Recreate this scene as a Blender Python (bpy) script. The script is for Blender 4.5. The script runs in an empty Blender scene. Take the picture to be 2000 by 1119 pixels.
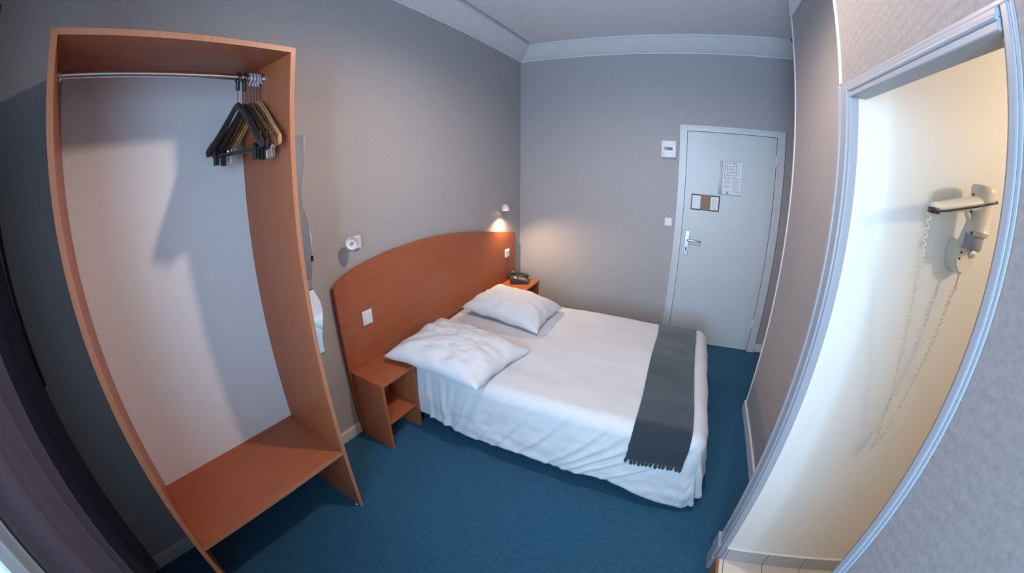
import bpy, bmesh, math, random
from mathutils import Vector, Matrix, noise
random.seed(7)
PI = math.pi
SC = bpy.context.scene
COL = SC.collection

# ------------------------------------------------------------------ camera, world, lights, exposure
FX = 36.0 / 2000.0
cam = bpy.data.cameras.new('camera')
cam.type = 'PANO'
cam.panorama_type = 'FISHEYE_LENS_POLYNOMIAL'      # the photograph was taken through a fisheye lens
cam.fisheye_fov = math.radians(200)
cam.sensor_fit = 'HORIZONTAL'
cam.sensor_width = 36.0
cam.fisheye_polynomial_k0 = 0.0
cam.fisheye_polynomial_k1 = -0.07803196583950206
cam.fisheye_polynomial_k2 = -5.937614864597742e-05
cam.fisheye_polynomial_k3 = 2.515853485607512e-05
cam.fisheye_polynomial_k4 = -2.93610230183874e-07
cam.shift_x = (1000 - 989.18) / 2000
cam.shift_y = (495.17 - 559.5) / 1119
cam.clip_start = 0.02
co = bpy.data.objects.new('camera', cam)
COL.objects.link(co)
rx, ux, bx_ = ((0.8855691426, 0.4644989106, 0.0028382540), (-0.1161884688, 0.2155895306, 0.9695470046), (0.4497416296, -0.8589306819, 0.2448888529))
M = Matrix(((rx[0], ux[0], bx_[0], 1.68406), (rx[1], ux[1], bx_[1], 0.0), (rx[2], ux[2], bx_[2], 1.67146), (0, 0, 0, 1)))
co.matrix_world = M
SC.camera = co

w = bpy.data.worlds.new('world'); SC.world = w; w.use_nodes = True
bg = w.node_tree.nodes['Background']
bg.inputs[0].default_value = (0.36, 0.66, 1.0, 1); bg.inputs[1].default_value = 1.6

SC.view_settings.view_transform = 'Standard'
SC.view_settings.look = 'None'
SC.view_settings.gamma = 1.0
SC.view_settings.use_curve_mapping = False
SC.view_settings.exposure = 0.0

def light(name, kind, loc, energy, color, spread=None, size=None, size_y=None, radius=None, spot=None, blend=None, look=None):
    l = bpy.data.lights.new(name, kind); l.energy = energy; l.color = color
    o = bpy.data.objects.new(name, l); COL.objects.link(o); o.location = loc
    if look is not None:
        o.rotation_euler = (Vector(look) - Vector(loc)).to_track_quat('-Z', 'Y').to_euler()
    if kind == 'AREA':
        l.shape = 'RECTANGLE'; l.size = size; l.size_y = size_y
        if spread: l.spread = math.radians(spread)
    if radius is not None: l.shadow_soft_size = radius
    if spot is not None: l.spot_size = math.radians(spot); l.spot_blend = blend
    return o
# daylight through the window behind the camera: a broad and a narrow source
light('window_daylight', 'AREA', (1.32, -0.88, 1.62), 38, (0.46, 0.71, 1.0), spread=120, size=0.95, size_y=1.4, look=(1.32, 1.0, 1.62))
light('window_daylight', 'AREA', (1.885, -0.88, 1.62), 22, (0.44, 0.71, 1.0), spread=130, size=0.16, size_y=1.4, look=(1.885, 1.0, 1.55))
# the room's shaded ceiling lamp and the bathroom's mirror lamp, both out of the frame
light('ceiling_lamp_light', 'SPOT', (1.45, 1.36, 2.66), 86, (1.0, 0.79, 0.66), radius=0.05, spot=176, blend=0.6, look=(1.45, 1.36, 0.0))
light('bathroom_lamp_light', 'POINT', (3.25, 0.35, 2.02), 21, (1.0, 0.83, 0.65), radius=0.05)
# the lit bedside spot
light('bedside_spot_light', 'SPOT', (0.080, 3.052, 1.205), 30, (1.0, 0.68, 0.40), radius=0.012, spot=150, blend=0.8, look=(0.42, 3.05, 0.4))

# ------------------------------------------------------------------ materials
def mat(name, color, rough=0.6, metal=0.0, noise_amt=0.0, noise_scale=40, bump=0.0, bump_scale=200, coat=0.0, emit=None, sheen=0.0, spec=None):
    m = bpy.data.materials.new(name); m.use_nodes = True
    nt = m.node_tree; N = nt.nodes; L = nt.links
    b = N['Principled BSDF']
    b.inputs['Base Color'].default_value = (*color, 1)
    b.inputs['Roughness'].default_value = rough
    b.inputs['Metallic'].default_value = metal
    if spec is not None: b.inputs['Specular IOR Level'].default_value = spec
    if coat: b.inputs['Coat Weight'].default_value = coat
    if sheen: b.inputs['Sheen Weight'].default_value = sheen
    if emit:
        b.inputs['Emission Color'].default_value = (*emit[0], 1); b.inputs['Emission Strength'].default_value = emit[1]
    tc = N.new('ShaderNodeTexCoord')
    if noise_amt:
        n = N.new('ShaderNodeTexNoise'); n.inputs['Scale'].default_value = noise_scale; n.inputs['Detail'].default_value = 5
        L.new(tc.outputs['Object'], n.inputs['Vector'])
        r = N.new('ShaderNodeValToRGB')
        r.color_ramp.elements[0].position = 0.3; r.color_ramp.elements[1].position = 0.7
        r.color_ramp.elements[0].color = (*[c * (1 - noise_amt) for c in color], 1)
        r.color_ramp.elements[1].color = (*[min(1, c * (1 + noise_amt)) for c in color], 1)
        L.new(n.outputs[0], r.inputs[0]); L.new(r.outputs[0], b.inputs['Base Color'])
    if bump:
        n2 = N.new('ShaderNodeTexNoise'); n2.inputs['Scale'].default_value = bump_scale; n2.inputs['Detail'].default_value = 3
        L.new(tc.outputs['Object'], n2.inputs['Vector'])
        bp = N.new('ShaderNodeBump'); bp.inputs['Strength'].default_value = bump; bp.inputs['Distance'].default_value = 0.002
        L.new(n2.outputs[0], bp.inputs['Height']); L.new(bp.outputs[0], b.inputs['Normal'])
    return m

def wood(name, c1, c2, rough=0.42, axis='Z', scale=1.0):
    m = bpy.data.materials.new(name); m.use_nodes = True
    nt = m.node_tree; N = nt.nodes; L = nt.links; b = N['Principled BSDF']
    b.inputs['Roughness'].default_value = rough
    b.inputs['Specular IOR Level'].default_value = 0.35
    tc = N.new('ShaderNodeTexCoord'); mp = N.new('ShaderNodeMapping')
    s = {'X': (2, 45, 45), 'Y': (45, 2, 45), 'Z': (45, 45, 2)}[axis]
    mp.inputs['Scale'].default_value = [v * scale for v in s]
    n = N.new('ShaderNodeTexNoise'); n.inputs['Scale'].default_value = 1.6; n.inputs['Detail'].default_value = 6; n.inputs['Roughness'].default_value = 0.6
    r = N.new('ShaderNodeValToRGB'); r.color_ramp.elements[0].position = 0.28; r.color_ramp.elements[1].position = 0.74
    r.color_ramp.elements[0].color = (*c1, 1); r.color_ramp.elements[1].color = (*c2, 1)
    L.new(tc.outputs['Object'], mp.inputs['Vector']); L.new(mp.outputs[0], n.inputs['Vector'])
    L.new(n.outputs[0], r.inputs[0]); L.new(r.outputs[0], b.inputs['Base Color'])
    return m

def wallpaper(name, color, ripple=False):
    """Grey vinyl wallpaper: fine woven emboss, optional horizontal ripple emboss."""
    m = bpy.data.materials.new(name); m.use_nodes = True
    nt = m.node_tree; N = nt.nodes; L = nt.links; b = N['Principled BSDF']
    b.inputs['Roughness'].default_value = 0.62; b.inputs['Specular IOR Level'].default_value = 0.3
    tc = N.new('ShaderNodeTexCoord')
    n = N.new('ShaderNodeTexNoise'); n.inputs['Scale'].default_value = 110; n.inputs['Detail'].default_value = 4
    r = N.new('ShaderNodeValToRGB'); r.color_ramp.elements[0].position = 0.3; r.color_ramp.elements[1].position = 0.7
    r.color_ramp.elements[0].color = (*[c * 0.90 for c in color], 1); r.color_ramp.elements[1].color = (*[c * 1.10 for c in color], 1)
    L.new(tc.outputs['Object'], n.inputs['Vector']); L.new(n.outputs[0], r.inputs[0]); L.new(r.outputs[0], b.inputs['Base Color'])
    mp = N.new('ShaderNodeMapping'); mp.inputs['Scale'].default_value = (90, 90, 260)
    n2 = N.new('ShaderNodeTexNoise'); n2.inputs['Scale'].default_value = 1.0; n2.inputs['Detail'].default_value = 2
    L.new(tc.outputs['Object'], mp.inputs['Vector']); L.new(mp.outputs[0], n2.inputs['Vector'])
    bp = N.new('ShaderNodeBump'); bp.inputs['Strength'].default_value = 0.35; bp.inputs['Distance'].default_value = 0.001
    L.new(n2.outputs[0], bp.inputs['Height'])
    last = bp
    if ripple:
        mp3 = N.new('ShaderNodeMapping'); mp3.inputs['Scale'].default_value = (1, 1.0, 1); mp3.inputs['Rotation'].default_value = (math.radians(14), 0, 0)
        wv = N.new('ShaderNodeTexWave'); wv.bands_direction = 'Z'; wv.inputs['Scale'].default_value = 13; wv.inputs['Distortion'].default_value = 3.5
        wv.inputs['Detail'].default_value = 2; wv.inputs['Detail Scale'].default_value = 0.6
        L.new(tc.outputs['Object'], mp3.inputs['Vector']); L.new(mp3.outputs[0], wv.inputs['Vector'])
        b2 = N.new('ShaderNodeBump'); b2.inputs['Strength'].default_value = 0.22; b2.inputs['Distance'].default_value = 0.002
        L.new(wv.outputs[0], b2.inputs['Height']); L.new(bp.outputs[0], b2.inputs['Normal']); last = b2
    L.new(last.outputs[0], b.inputs['Normal'])
    return m

def carpet_mat():
    m = bpy.data.materials.new('blue_carpet'); m.use_nodes = True
    nt = m.node_tree; N = nt.nodes; L = nt.links; b = N['Principled BSDF']
    b.inputs['Roughness'].default_value = 0.95; b.inputs['Specular IOR Level'].default_value = 0.1
    b.inputs['Sheen Weight'].default_value = 0.25; b.inputs['Sheen Tint'].default_value = (0.3, 0.6, 0.9, 1)
    tc = N.new('ShaderNodeTexCoord')
    n = N.new('ShaderNodeTexNoise'); n.inputs['Scale'].default_value = 230; n.inputs['Detail'].default_value = 4
    r = N.new('ShaderNodeValToRGB'); r.color_ramp.elements[0].position = 0.25; r.color_ramp.elements[1].position = 0.78
    r.color_ramp.elements[0].color = (0.014, 0.062, 0.118, 1); r.color_ramp.elements[1].color = (0.058, 0.210, 0.360, 1)
    n3 = N.new('ShaderNodeTexNoise'); n3.inputs['Scale'].default_value = 38; n3.inputs['Detail'].default_value = 6; n3.inputs['Roughness'].default_value = 0.7
    mx = N.new('ShaderNodeMix'); mx.data_type = 'RGBA'; mx.blend_type = 'MULTIPLY'; mx.inputs[0].default_value = 0.6
    L.new(tc.outputs['Object'], n.inputs['Vector']); L.new(tc.outputs['Object'], n3.inputs['Vector'])
    L.new(n.outputs[0], r.inputs[0]); L.new(r.outputs[0], mx.inputs[6]); L.new(n3.outputs[0], mx.inputs[7]); L.new(mx.outputs[2], b.inputs['Base Color'])
    bp = N.new('ShaderNodeBump'); bp.inputs['Strength'].default_value = 0.8; bp.inputs['Distance'].default_value = 0.006
    L.new(n.outputs[0], bp.inputs['Height']); L.new(bp.outputs[0], b.inputs['Normal'])
    return m

def tile_mat(name, color, sx, sy, sz, ox=0.0, oy=0.0, oz=0.0):
    """square ceramic tiles with dark grout lines at the given pitches"""
    m = bpy.data.materials.new(name); m.use_nodes = True
    nt = m.node_tree; N = nt.nodes; L = nt.links; b = N['Principled BSDF']
    b.inputs['Roughness'].default_value = 0.3
    tc = N.new('ShaderNodeTexCoord'); sp = N.new('ShaderNodeSeparateXYZ'); L.new(tc.outputs['Object'], sp.inputs[0])
    prev = None
    for k, (s, o) in enumerate(((sx, ox), (sy, oy), (sz, oz))):
        if not s: continue
        a = N.new('ShaderNodeMath'); a.operation = 'SUBTRACT'; a.inputs[1].default_value = o; L.new(sp.outputs[k], a.inputs[0])
        q = N.new('ShaderNodeMath'); q.operation = 'PINGPONG'; q.inputs[1].default_value = s / 2; L.new(a.outputs[0], q.inputs[0])
        c = N.new('ShaderNodeMath'); c.operation = 'LESS_THAN'; c.inputs[1].default_value = 0.0018; L.new(q.outputs[0], c.inputs[0])
        if prev is None: prev = c
        else:
            mm = N.new('ShaderNodeMath'); mm.operation = 'MAXIMUM'; L.new(prev.outputs[0], mm.inputs[0]); L.new(c.outputs[0], mm.inputs[1]); prev = mm
    mx = N.new('ShaderNodeMix'); mx.data_type = 'RGBA'
    mx.inputs[6].default_value = (*color, 1); mx.inputs[7].default_value = (0.08, 0.08, 0.085, 1)
    L.new(prev.outputs[0], mx.inputs[0]); L.new(mx.outputs[2], b.inputs['Base Color'])
    return m

WP = (0.400, 0.372, 0.372)
M_wall = wallpaper('grey_wallpaper', WP)
M_wallB = wallpaper('grey_rippled_wallpaper', tuple(c * 0.68 for c in WP), ripple=True)  # same paper darkened to stand in for the weaker light on this wall
M_ceil = mat('ceiling_paint', (0.76, 0.76, 0.78), 0.8, noise_amt=0.03, noise_scale=8, bump=0.1, bump_scale=90)
M_cornice = mat('cornice_paint', (0.74, 0.73, 0.75), 0.55, noise_amt=0.02, noise_scale=12)
M_groove = mat('dark_grey_groove', (0.25, 0.25, 0.27), 0.7, noise_amt=0.05)  # groove strip and slab coloured darker than the ceiling
M_white = mat('white_gloss_paint', (0.74, 0.74, 0.75), 0.35, noise_amt=0.015, noise_scale=20)
M_casing = mat('blue_grey_casing_paint', (0.31, 0.325, 0.36), 0.4, noise_amt=0.015, noise_scale=20)
M_doorcase = mat('door_casing_paint', (0.60, 0.61, 0.62), 0.38, noise_amt=0.02, noise_scale=14)
M_door = mat('door_paint', (0.56, 0.58, 0.59), 0.38, noise_amt=0.02, noise_scale=6, bump=0.05, bump_scale=60)
M_bath = mat('bathroom_white_wall', (0.70, 0.67, 0.62), 0.5, noise_amt=0.01, noise_scale=5)
M_carpet = carpet_mat()
M_tile = tile_mat('cream_floor_tiles', (0.62, 0.56, 0.50), 0.187, 0.187, 0, 2.384, 1.085)
M_skirt = tile_mat('grey_skirting_tiles', (0.40, 0.40, 0.42), 0.187, 0, 0, 2.384)
M_thresh = wood('threshold_wood', (0.22, 0.10, 0.05), (0.34, 0.17, 0.08), axis='Y')
C1, C2 = (0.325, 0.088, 0.036), (0.395, 0.118, 0.050)
M_woodZ = wood('cherry_laminate_upright', C1, C2, axis='Z')
M_woodY = wood('cherry_laminate_lengthwise', C1, C2, axis='Y')
M_woodX = wood('cherry_laminate_crosswise', C1, C2, axis='X')
M_edge = wood('cherry_edge_band', (0.40, 0.165, 0.085), (0.50, 0.215, 0.115), axis='Z')
M_back = mat('wardrobe_back_board', (0.74, 0.72, 0.73), 0.5, noise_amt=0.02, noise_scale=120)
M_chrome = mat('chrome', (0.80, 0.80, 0.82), 0.16, 1.0, noise_amt=0.02, noise_scale=60)
M_steel = mat('brushed_steel', (0.66, 0.68, 0.70), 0.32, 1.0, noise_amt=0.04, noise_scale=90)
M_black = mat('black_plastic', (0.014, 0.013, 0.015), 0.4, noise_amt=0.1)
M_dark = mat('dark_stained_wood', (0.022, 0.015, 0.013), 0.35, noise_amt=0.3, noise_scale=60)
M_brown = wood('brown_hanger_wood', (0.10, 0.040, 0.016), (0.17, 0.070, 0.026), rough=0.3, axis='X')
M_honey = wood('honey_hanger_wood', (0.36, 0.19, 0.075), (0.50, 0.29, 0.12), rough=0.25, axis='X')
M_sheet = mat('white_cotton', (0.64, 0.64, 0.66), 0.85, noise_amt=0.01, noise_scale=15, bump=0.12, bump_scale=350, sheen=0.1, spec=0.2)
M_throw = mat('slate_fleece', (0.028, 0.038, 0.047), 0.95, noise_amt=0.16, noise_scale=240, bump=0.5, bump_scale=260, sheen=0.5, spec=0.1)
M_mattress = mat('mattress_ticking', (0.62, 0.62, 0.64), 0.9, noise_amt=0.03)
M_base = mat('bed_base_fabric', (0.10, 0.10, 0.12), 0.9, noise_amt=0.1)
M_curtain = mat('aubergine_grey_curtain', (0.100, 0.092, 0.140), 0.85, noise_amt=0.12, noise_scale=220, bump=0.3, bump_scale=300, sheen=0.2)
M_plastic = mat('white_plastic', (0.74, 0.73, 0.73), 0.35, noise_amt=0.01)
M_cream = mat('ivory_plastic', (0.72, 0.66, 0.56), 0.3, noise_amt=0.01)
M_greyp = mat('grey_plastic', (0.30, 0.31, 0.33), 0.4, noise_amt=0.03)
M_display = mat('phone_display', (0.35, 0.36, 0.33), 0.2, noise_amt=0.03)
M_phone = mat('anthracite_plastic', (0.050, 0.046, 0.050), 0.38, noise_amt=0.08, noise_scale=30)
M_paper = mat('white_paper', (0.74, 0.75, 0.78), 0.6, noise_amt=0.02)
M_film = mat('glossy_sleeve', (0.60, 0.62, 0.68), 0.12, noise_amt=0.02)
M_ink = mat('grey_ink', (0.16, 0.16, 0.19), 0.7, noise_amt=0.2, noise_scale=300)
M_inkl = mat('pale_grey_ink', (0.36, 0.37, 0.42), 0.7, noise_amt=0.2, noise_scale=300)
M_leather = mat('tan_leather', (0.25, 0.13, 0.05), 0.5, noise_amt=0.15, noise_scale=80, bump=0.3, bump_scale=200)
M_leatherd = mat('dark_brown_leather', (0.05, 0.03, 0.022), 0.5, noise_amt=0.1)
M_mirror = mat('mirror_glass', (0.86, 0.88, 0.88), 0.02, 1.0)
M_bulb = mat('lit_bulb', (1, 0.9, 0.75), 0.3, emit=((1.0, 0.80, 0.55), 30))
M_board = mat('white_painted_wood', (0.60, 0.57, 0.53), 0.45, noise_amt=0.03, noise_scale=30)

def glass_mat():
    m = bpy.data.materials.new('window_glass'); m.use_nodes = True
    nt = m.node_tree; N = nt.nodes; L = nt.links; out = N['Material Output']
    t = N.new('ShaderNodeBsdfTransparent'); g = N.new('ShaderNodeBsdfGlossy'); g.inputs['Roughness'].default_value = 0.02
    mx = N.new('ShaderNodeMixShader'); mx.inputs[0].default_value = 0.06
    L.new(t.outputs[0], mx.inputs[1]); L.new(g.outputs[0], mx.inputs[2]); L.new(mx.outputs[0], out.inputs[0])
    return m
M_glass = glass_mat()
def net_mat():
    m = bpy.data.materials.new('white_net'); m.use_nodes = True
    nt = m.node_tree; N = nt.nodes; L = nt.links; out = N['Material Output']
    r = N.new('ShaderNodeBsdfTranslucent'); r.inputs[0].default_value = (0.13, 0.14, 0.14, 1)
    d = N.new('ShaderNodeBsdfDiffuse'); d.inputs[0].default_value = (0.5, 0.5, 0.5, 1)
    a = N.new('ShaderNodeMixShader'); a.inputs[0].default_value = 0.5
    L.new(r.outputs[0], a.inputs[1]); L.new(d.outputs[0], a.inputs[2]); L.new(a.outputs[0], out.inputs[0])
    return m
M_net = net_mat()
def clear_mat():
    m = bpy.data.materials.new('clear_plastic'); m.use_nodes = True
    b = m.node_tree.nodes['Principled BSDF']
    b.inputs['Base Color'].default_value = (0.9, 0.9, 0.95, 1); b.inputs['Roughness'].default_value = 0.08
    b.inputs['Transmission Weight'].default_value = 0.7; b.inputs['IOR'].default_value = 1.4
    return m
M_clear = clear_mat()

# ------------------------------------------------------------------ mesh helpers
def obj(name, bm, m, parent=None, smooth=False):
    me = bpy.data.meshes.new(name); bmesh.ops.recalc_face_normals(bm, faces=bm.faces); bm.to_mesh(me); bm.free()
    if isinstance(m, (list, tuple)):
        for x in m: me.materials.append(x)
    else: me.materials.append(m)
    if smooth:
        for p in me.polygons: p.use_smooth = True
        if smooth != 'all':
            try: me.set_sharp_from_angle(angle=math.radians(40))
            except Exception: pass
    o = bpy.data.objects.new(name, me); COL.objects.link(o)
    if parent is not None:
        o.parent = parent; o.matrix_parent_inverse = parent_world(parent).inverted()
    return o

def parent_world(o):
    m = o.matrix_basis.copy()
    if o.parent is not None: m = parent_world(o.parent) @ o.matrix_parent_inverse @ m
    return m

def tag(o, label, cat, group=None):
    o['label'] = label; o['category'] = cat
    if group: o['group'] = group
    return o
def thing(name, label, cat, loc, rz=0.0, group=None):
    o = bpy.data.objects.new(name, None); o.empty_display_size = 0.05; COL.objects.link(o)
    o.location = loc; o.rotation_euler = (0, 0, rz)
    return tag(o, label, cat, group)
def struct(name, bm, m, parent=None, smooth=False):
    o = obj(name, bm, m, parent, smooth)
    if parent is None: o['kind'] = 'structure'
    return o

def box(bm, lo, hi, bev=0.0, seg=2, mi=0):
    x0, y0, z0 = lo; x1, y1, z1 = hi
    t = bmesh.new()
    vs = [t.verts.new(p) for p in ((x0, y0, z0), (x1, y0, z0), (x1, y1, z0), (x0, y1, z0), (x0, y0, z1), (x1, y0, z1), (x1, y1, z1), (x0, y1, z1))]
    for f in ((0, 3, 2, 1), (4, 5, 6, 7), (0, 1, 5, 4), (1, 2, 6, 5), (2, 3, 7, 6), (3, 0, 4, 7)): t.faces.new([vs[i] for i in f])
    if bev: bmesh.ops.bevel(t, geom=t.edges[:], offset=bev, segments=seg, profile=0.5, affect='EDGES')
    merge(bm, t, mi=mi); return bm
def merge(bm, t, mat4=None, mi=0):
    mp = {}
    for v in t.verts: mp[v] = bm.verts.new(mat4 @ v.co if mat4 is not None else v.co)
    for f in t.faces:
        try:
            nf = bm.faces.new([mp[v] for v in f.verts]); nf.material_index = mi if mi else f.material_index
        except ValueError: pass
    t.free()
def B(lo, hi, bev=0.0, seg=2):
    return box(bmesh.new(), lo, hi, bev, seg)
def prism(bm, pts, axis, a, b):
    """extrude a 2D polygon (other two axes in order) from a to b along axis"""
    def P(p, h):
        return {'x': (h, p[0], p[1]), 'y': (p[0], h, p[1]), 'z': (p[0], p[1], h)}[axis]
    va = [bm.verts.new(P(p, a)) for p in pts]; vb = [bm.verts.new(P(p, b)) for p in pts]
    n = len(pts)
    bm.faces.new(va[::-1]); bm.faces.new(vb)
    for i in range(n): bm.faces.new((va[i], va[(i + 1) % n], vb[(i + 1) % n], vb[i]))
    return bm
def tube(bm, pts, r, seg=8, cap=True):
    pts = [Vector(p) for p in pts]; n = len(pts)
    rs = r if isinstance(r, (list, tuple)) else [r] * n
    rings = []; up = None
    for i, p in enumerate(pts):
        t = (pts[min(i + 1, n - 1)] - pts[max(i - 1, 0)]).normalized()
        if up is None:
            a = Vector((0, 0, 1)) if abs(t.z) < 0.9 else Vector((1, 0, 0)); up = (a - t * a.dot(t)).normalized()
        else:
            up = (up - t * up.dot(t))
            up = up.normalized() if up.length > 1e-6 else t.orthogonal().normalized()
        s = t.cross(up)
        rings.append([bm.verts.new(p + (up * math.cos(2 * PI * k / seg) + s * math.sin(2 * PI * k / seg)) * rs[i]) for k in range(seg)])
    for i in range(n - 1):
        for k in range(seg):
            bm.faces.new((rings[i][k], rings[i][(k + 1) % seg], rings[i + 1][(k + 1) % seg], rings[i + 1][k]))
    if cap: bm.faces.new(rings[0][::-1]); bm.faces.new(rings[-1])
    return bm
def lathe(bm, prof, origin, axis=(0, 0, 1), seg=24):
    """prof: (r, h) pairs turned about axis through origin"""
    ax = Vector(axis).normalized(); a = ax.orthogonal().normalized(); b = ax.cross(a); o = Vector(origin); rings = []
    for r, h in prof:
        if r < 1e-6: rings.append([bm.verts.new(o + ax * h)])
        else: rings.append([bm.verts.new(o + ax * h + (a * math.cos(2 * PI * k / seg) + b * math.sin(2 * PI * k / seg)) * r) for k in range(seg)])
    for i in range(len(rings) - 1):
        A, Bq = rings[i], rings[i + 1]
        for k in range(seg):
            k2 = (k + 1) % seg
            if len(A) == 1 and len(Bq) == 1: continue
            if len(A) == 1: bm.faces.new((A[0], Bq[k], Bq[k2]))
            elif len(Bq) == 1: bm.faces.new((A[k], Bq[0], A[k2]))
            else: bm.faces.new((A[k], A[k2], Bq[k2], Bq[k]))
    return bm
def grid(bm, f, nu, nv):
    vs = [[bm.verts.new(f(i / nu, j / nv)) for j in range(nv + 1)] for i in range(nu + 1)]
    for i in range(nu):
        for j in range(nv): bm.faces.new((vs[i][j], vs[i + 1][j], vs[i + 1][j + 1], vs[i][j + 1]))
    return vs
def sst(a, b, x):
    t = max(0.0, min(1.0, (x - a) / (b - a))); return t * t * (3 - 2 * t)

# ------------------------------------------------------------------ the room
XB, XA, FY, NY = 2.168, 2.390, 3.528, -0.50
RX = 2.80                        # side wall of the entrance recess
H_COR, H_CEIL = 2.767, 2.885
struct('floor', B((-0.1, NY - 0.1, -0.08), (RX + 0.1, FY + 0.1, 0.0)), M_carpet)
struct('wall_left', B((-0.1, NY - 0.1, 0.0), (0.0, FY + 0.1, 2.95)), M_wall)
struct('wall_far', B((0.0, FY, 0.0), (RX + 0.1, FY + 0.1, 2.95)), M_wall)
struct('wall_recess', B((RX, 1.174, 0.0), (RX + 0.1, FY, 2.95)), M_wall)
# near wall, with the window opening
WX0, WX1, WZ0, WZ1 = 0.78, 1.975, 0.85, 2.32
NT = NY - 0.36
bm = bmesh.new()
box(bm, (0.0, NT, 0.0), (WX0, NY, 2.95)); box(bm, (WX1, NT, 0.0), (2.25, NY, 2.95))
box(bm, (WX0, NT, 0.0), (WX1, NY, WZ0)); box(bm, (WX0, NT, WZ1), (WX1, NY, 2.95))
struct('wall_near', bm, M_wall)
# partition with the bathroom opening (x = XB), its setback end panel (x = XA)
YN, YO, YB, HO, ZB = 0.491, 1.090, 1.174, 1.925, 0.11
bm = bmesh.new()
box(bm, (XB, NY, 0.0), (XB + 0.045, YN, 2.95)); box(bm, (XB, YN, HO), (XB + 0.045, YB, 2.95))
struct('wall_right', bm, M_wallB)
struct('wall_panel', B((XA, YB, 0.0), (XA + 0.06, 2.482, 2.95)), M_wall)
# bathroom shell
bm = bmesh.new()
box(bm, (XB + 0.002, YO, 0.0), (3.75, YB, 1.924)); box(bm, (XB + 0.045, YO, 1.924), (3.75, YB, 2.55))
struct('wall_bathroom_far', bm, M_bath)
struct('wall_bathroom_right', B((3.70, -0.5, 0.0), (3.80, YO, 2.55)), M_bath)
struct('wall_bathroom_near', B((XB + 0.045, -0.6, 0.0), (3.80, -0.5, 2.55)), M_bath)
struct('ceiling_bathroom', B((XB + 0.045, -0.5, 2.45), (3.70, YO, 2.55)), M_bath)
bm = bmesh.new(); box(bm, (XB + 0.010, YN, 0.0), (XB + 0.045, YO, ZB)); box(bm, (XB + 0.045, -0.5, 0.0), (3.70, YO, ZB))
struct('floor_bathroom', bm, M_tile)
bm = bmesh.new(); box(bm, (XB + 0.016, YO - 0.010, ZB), (3.70, YO, 0.196), 0.002)
struct('baseboard_bathroom', bm, M_skirt)
struct('trim_9', B((XB + 0.016, YO - 0.013, 0.196), (3.70, YO, 0.201), 0.002), M_white)
struct('trim_8', B((XB - 0.004, YN, 0.0), (XB + 0.010, YO, ZB + 0.002), 0.002), M_thresh)

# ceiling, dark groove and sloping cornice around the room
def ring(bm, path, prof, closed=False):
    """sweep prof (distance into the room, z) along a path of (x, y, nx, ny) corners"""
    rows = [[bm.verts.new((x + nx * d, y + ny * d, z)) for d, z in prof] for x, y, nx, ny in path]
    for a, b in zip(rows[:-1], rows[1:]):
        for k in range(len(prof) - 1): bm.faces.new((a[k], a[k + 1], b[k + 1], b[k]))
path = [(0, NY, 1, 1), (0, FY, 1, -1), (RX, FY, -1, -1)]
bm = bmesh.new()
ring(bm, path, [(0, 2.95), (0, 2.760), (0.006, 2.760), (0.010, 2.768), (0.022, 2.772), (0.060, 2.792), (0.115, 2.826), (0.176, 2.868), (0.186, 2.870), (0.186, 2.945)])
struct('trim_1', bm, M_cornice)
bm = bmesh.new(); ring(bm, path, [(0.184, 2.935), (0.214, 2.935)])
struct('trim_2', bm, M_groove)
struct('ceiling', B((0.212, NY, H_CEIL), (RX, FY - 0.212, 3.0)), M_ceil)
struct('ceiling_slab', B((-0.1, NY - 0.1, 2.95), (RX + 0.1, FY + 0.1, 3.05)), M_groove)
# crown strip and corner beads of the setback panel and the partition
struct('trim_3', B((XA - 0.010, 1.18, 2.722), (XA, 2.488, H_CEIL), 0.003), M_cornice)
struct('trim_4', B((XA - 0.006, 2.470, 0.0), (XA + 0.066, 2.490, 2.722), 0.004), M_white)
struct('trim_5', B((XB - 0.005, 1.166, 1.975), (XB + 0.012, 1.182, H_CEIL), 0.004), M_cornice)
struct('baseboard_right', B((XA - 0.014, 1.18, 0.0), (XA, 2.494, 0.082), 0.004), M_white)
struct('baseboard_far', B((2.575, FY - 0.015, 0.0), (RX, FY, 0.085), 0.004), M_white)
bm = bmesh.new(); box(bm, (0.0, NY, 0.0), (0.015, FY, 0.072), 0.003); box(bm, (0.0, NY, 0.066), (0.009, FY, 0.082), 0.003)
struct('baseboard_left', bm, M_board)
# bathroom door casing: far jamb, header, near jamb, foot block
bm = bmesh.new()
box(bm, (XB - 0.008, YO - 0.003, 0.092), (XB + 0.02, YB, HO + 0.045), 0.003)
box(bm, (XB - 0.014, YO + 0.012, 0.09), (XB, YO + 0.026, HO + 0.030), 0.005)
box(bm, (XB - 0.012, YB - 0.014, 0.09), (XB + 0.004, YB + 0.004, HO + 0.045), 0.005)
struct('trim_6', bm, M_casing)
bm = bmesh.new()
box(bm, (XB - 0.010, YN - 0.004, HO - 0.003), (XB + 0.047, YO + 0.003, HO + 0.034), 0.003)
box(bm, (XB - 0.014, YN - 0.004, HO + 0.012), (XB, YO + 0.004, HO + 0.024), 0.005)
box(bm, (XB - 0.004, YN - 0.02, HO + 0.034), (XB + 0.01, YO + 0.02, HO + 0.046), 0.003)
struct('trim_7', bm, M_casing)
bm = bmesh.new()
box(bm, (XB - 0.006, YN - 0.026, 0.0), (XB + 0.02, YN - 0.006, HO + 0.0365), 0.004)
box(bm, (XB - 0.003, YN - 0.034, 0.0), (XB + 0.01, YN - 0.024, HO + 0.036), 0.003)
box(bm, (XB + 0.012, YN - 0.012, 0.0), (XB + 0.047, YN + 0.003, HO + 0.034), 0.002)
struct('trim_10', bm, M_casing)
bm = bmesh.new(); box(bm, (XB - 0.024, YO + 0.006, 0.09), (XB - 0.008, YB + 0.010, 0.185), 0.004)
box(bm, (XB - 0.020, YO, 0.0), (XB + 0.02, YB + 0.004, 0.092), 0.003)
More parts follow.
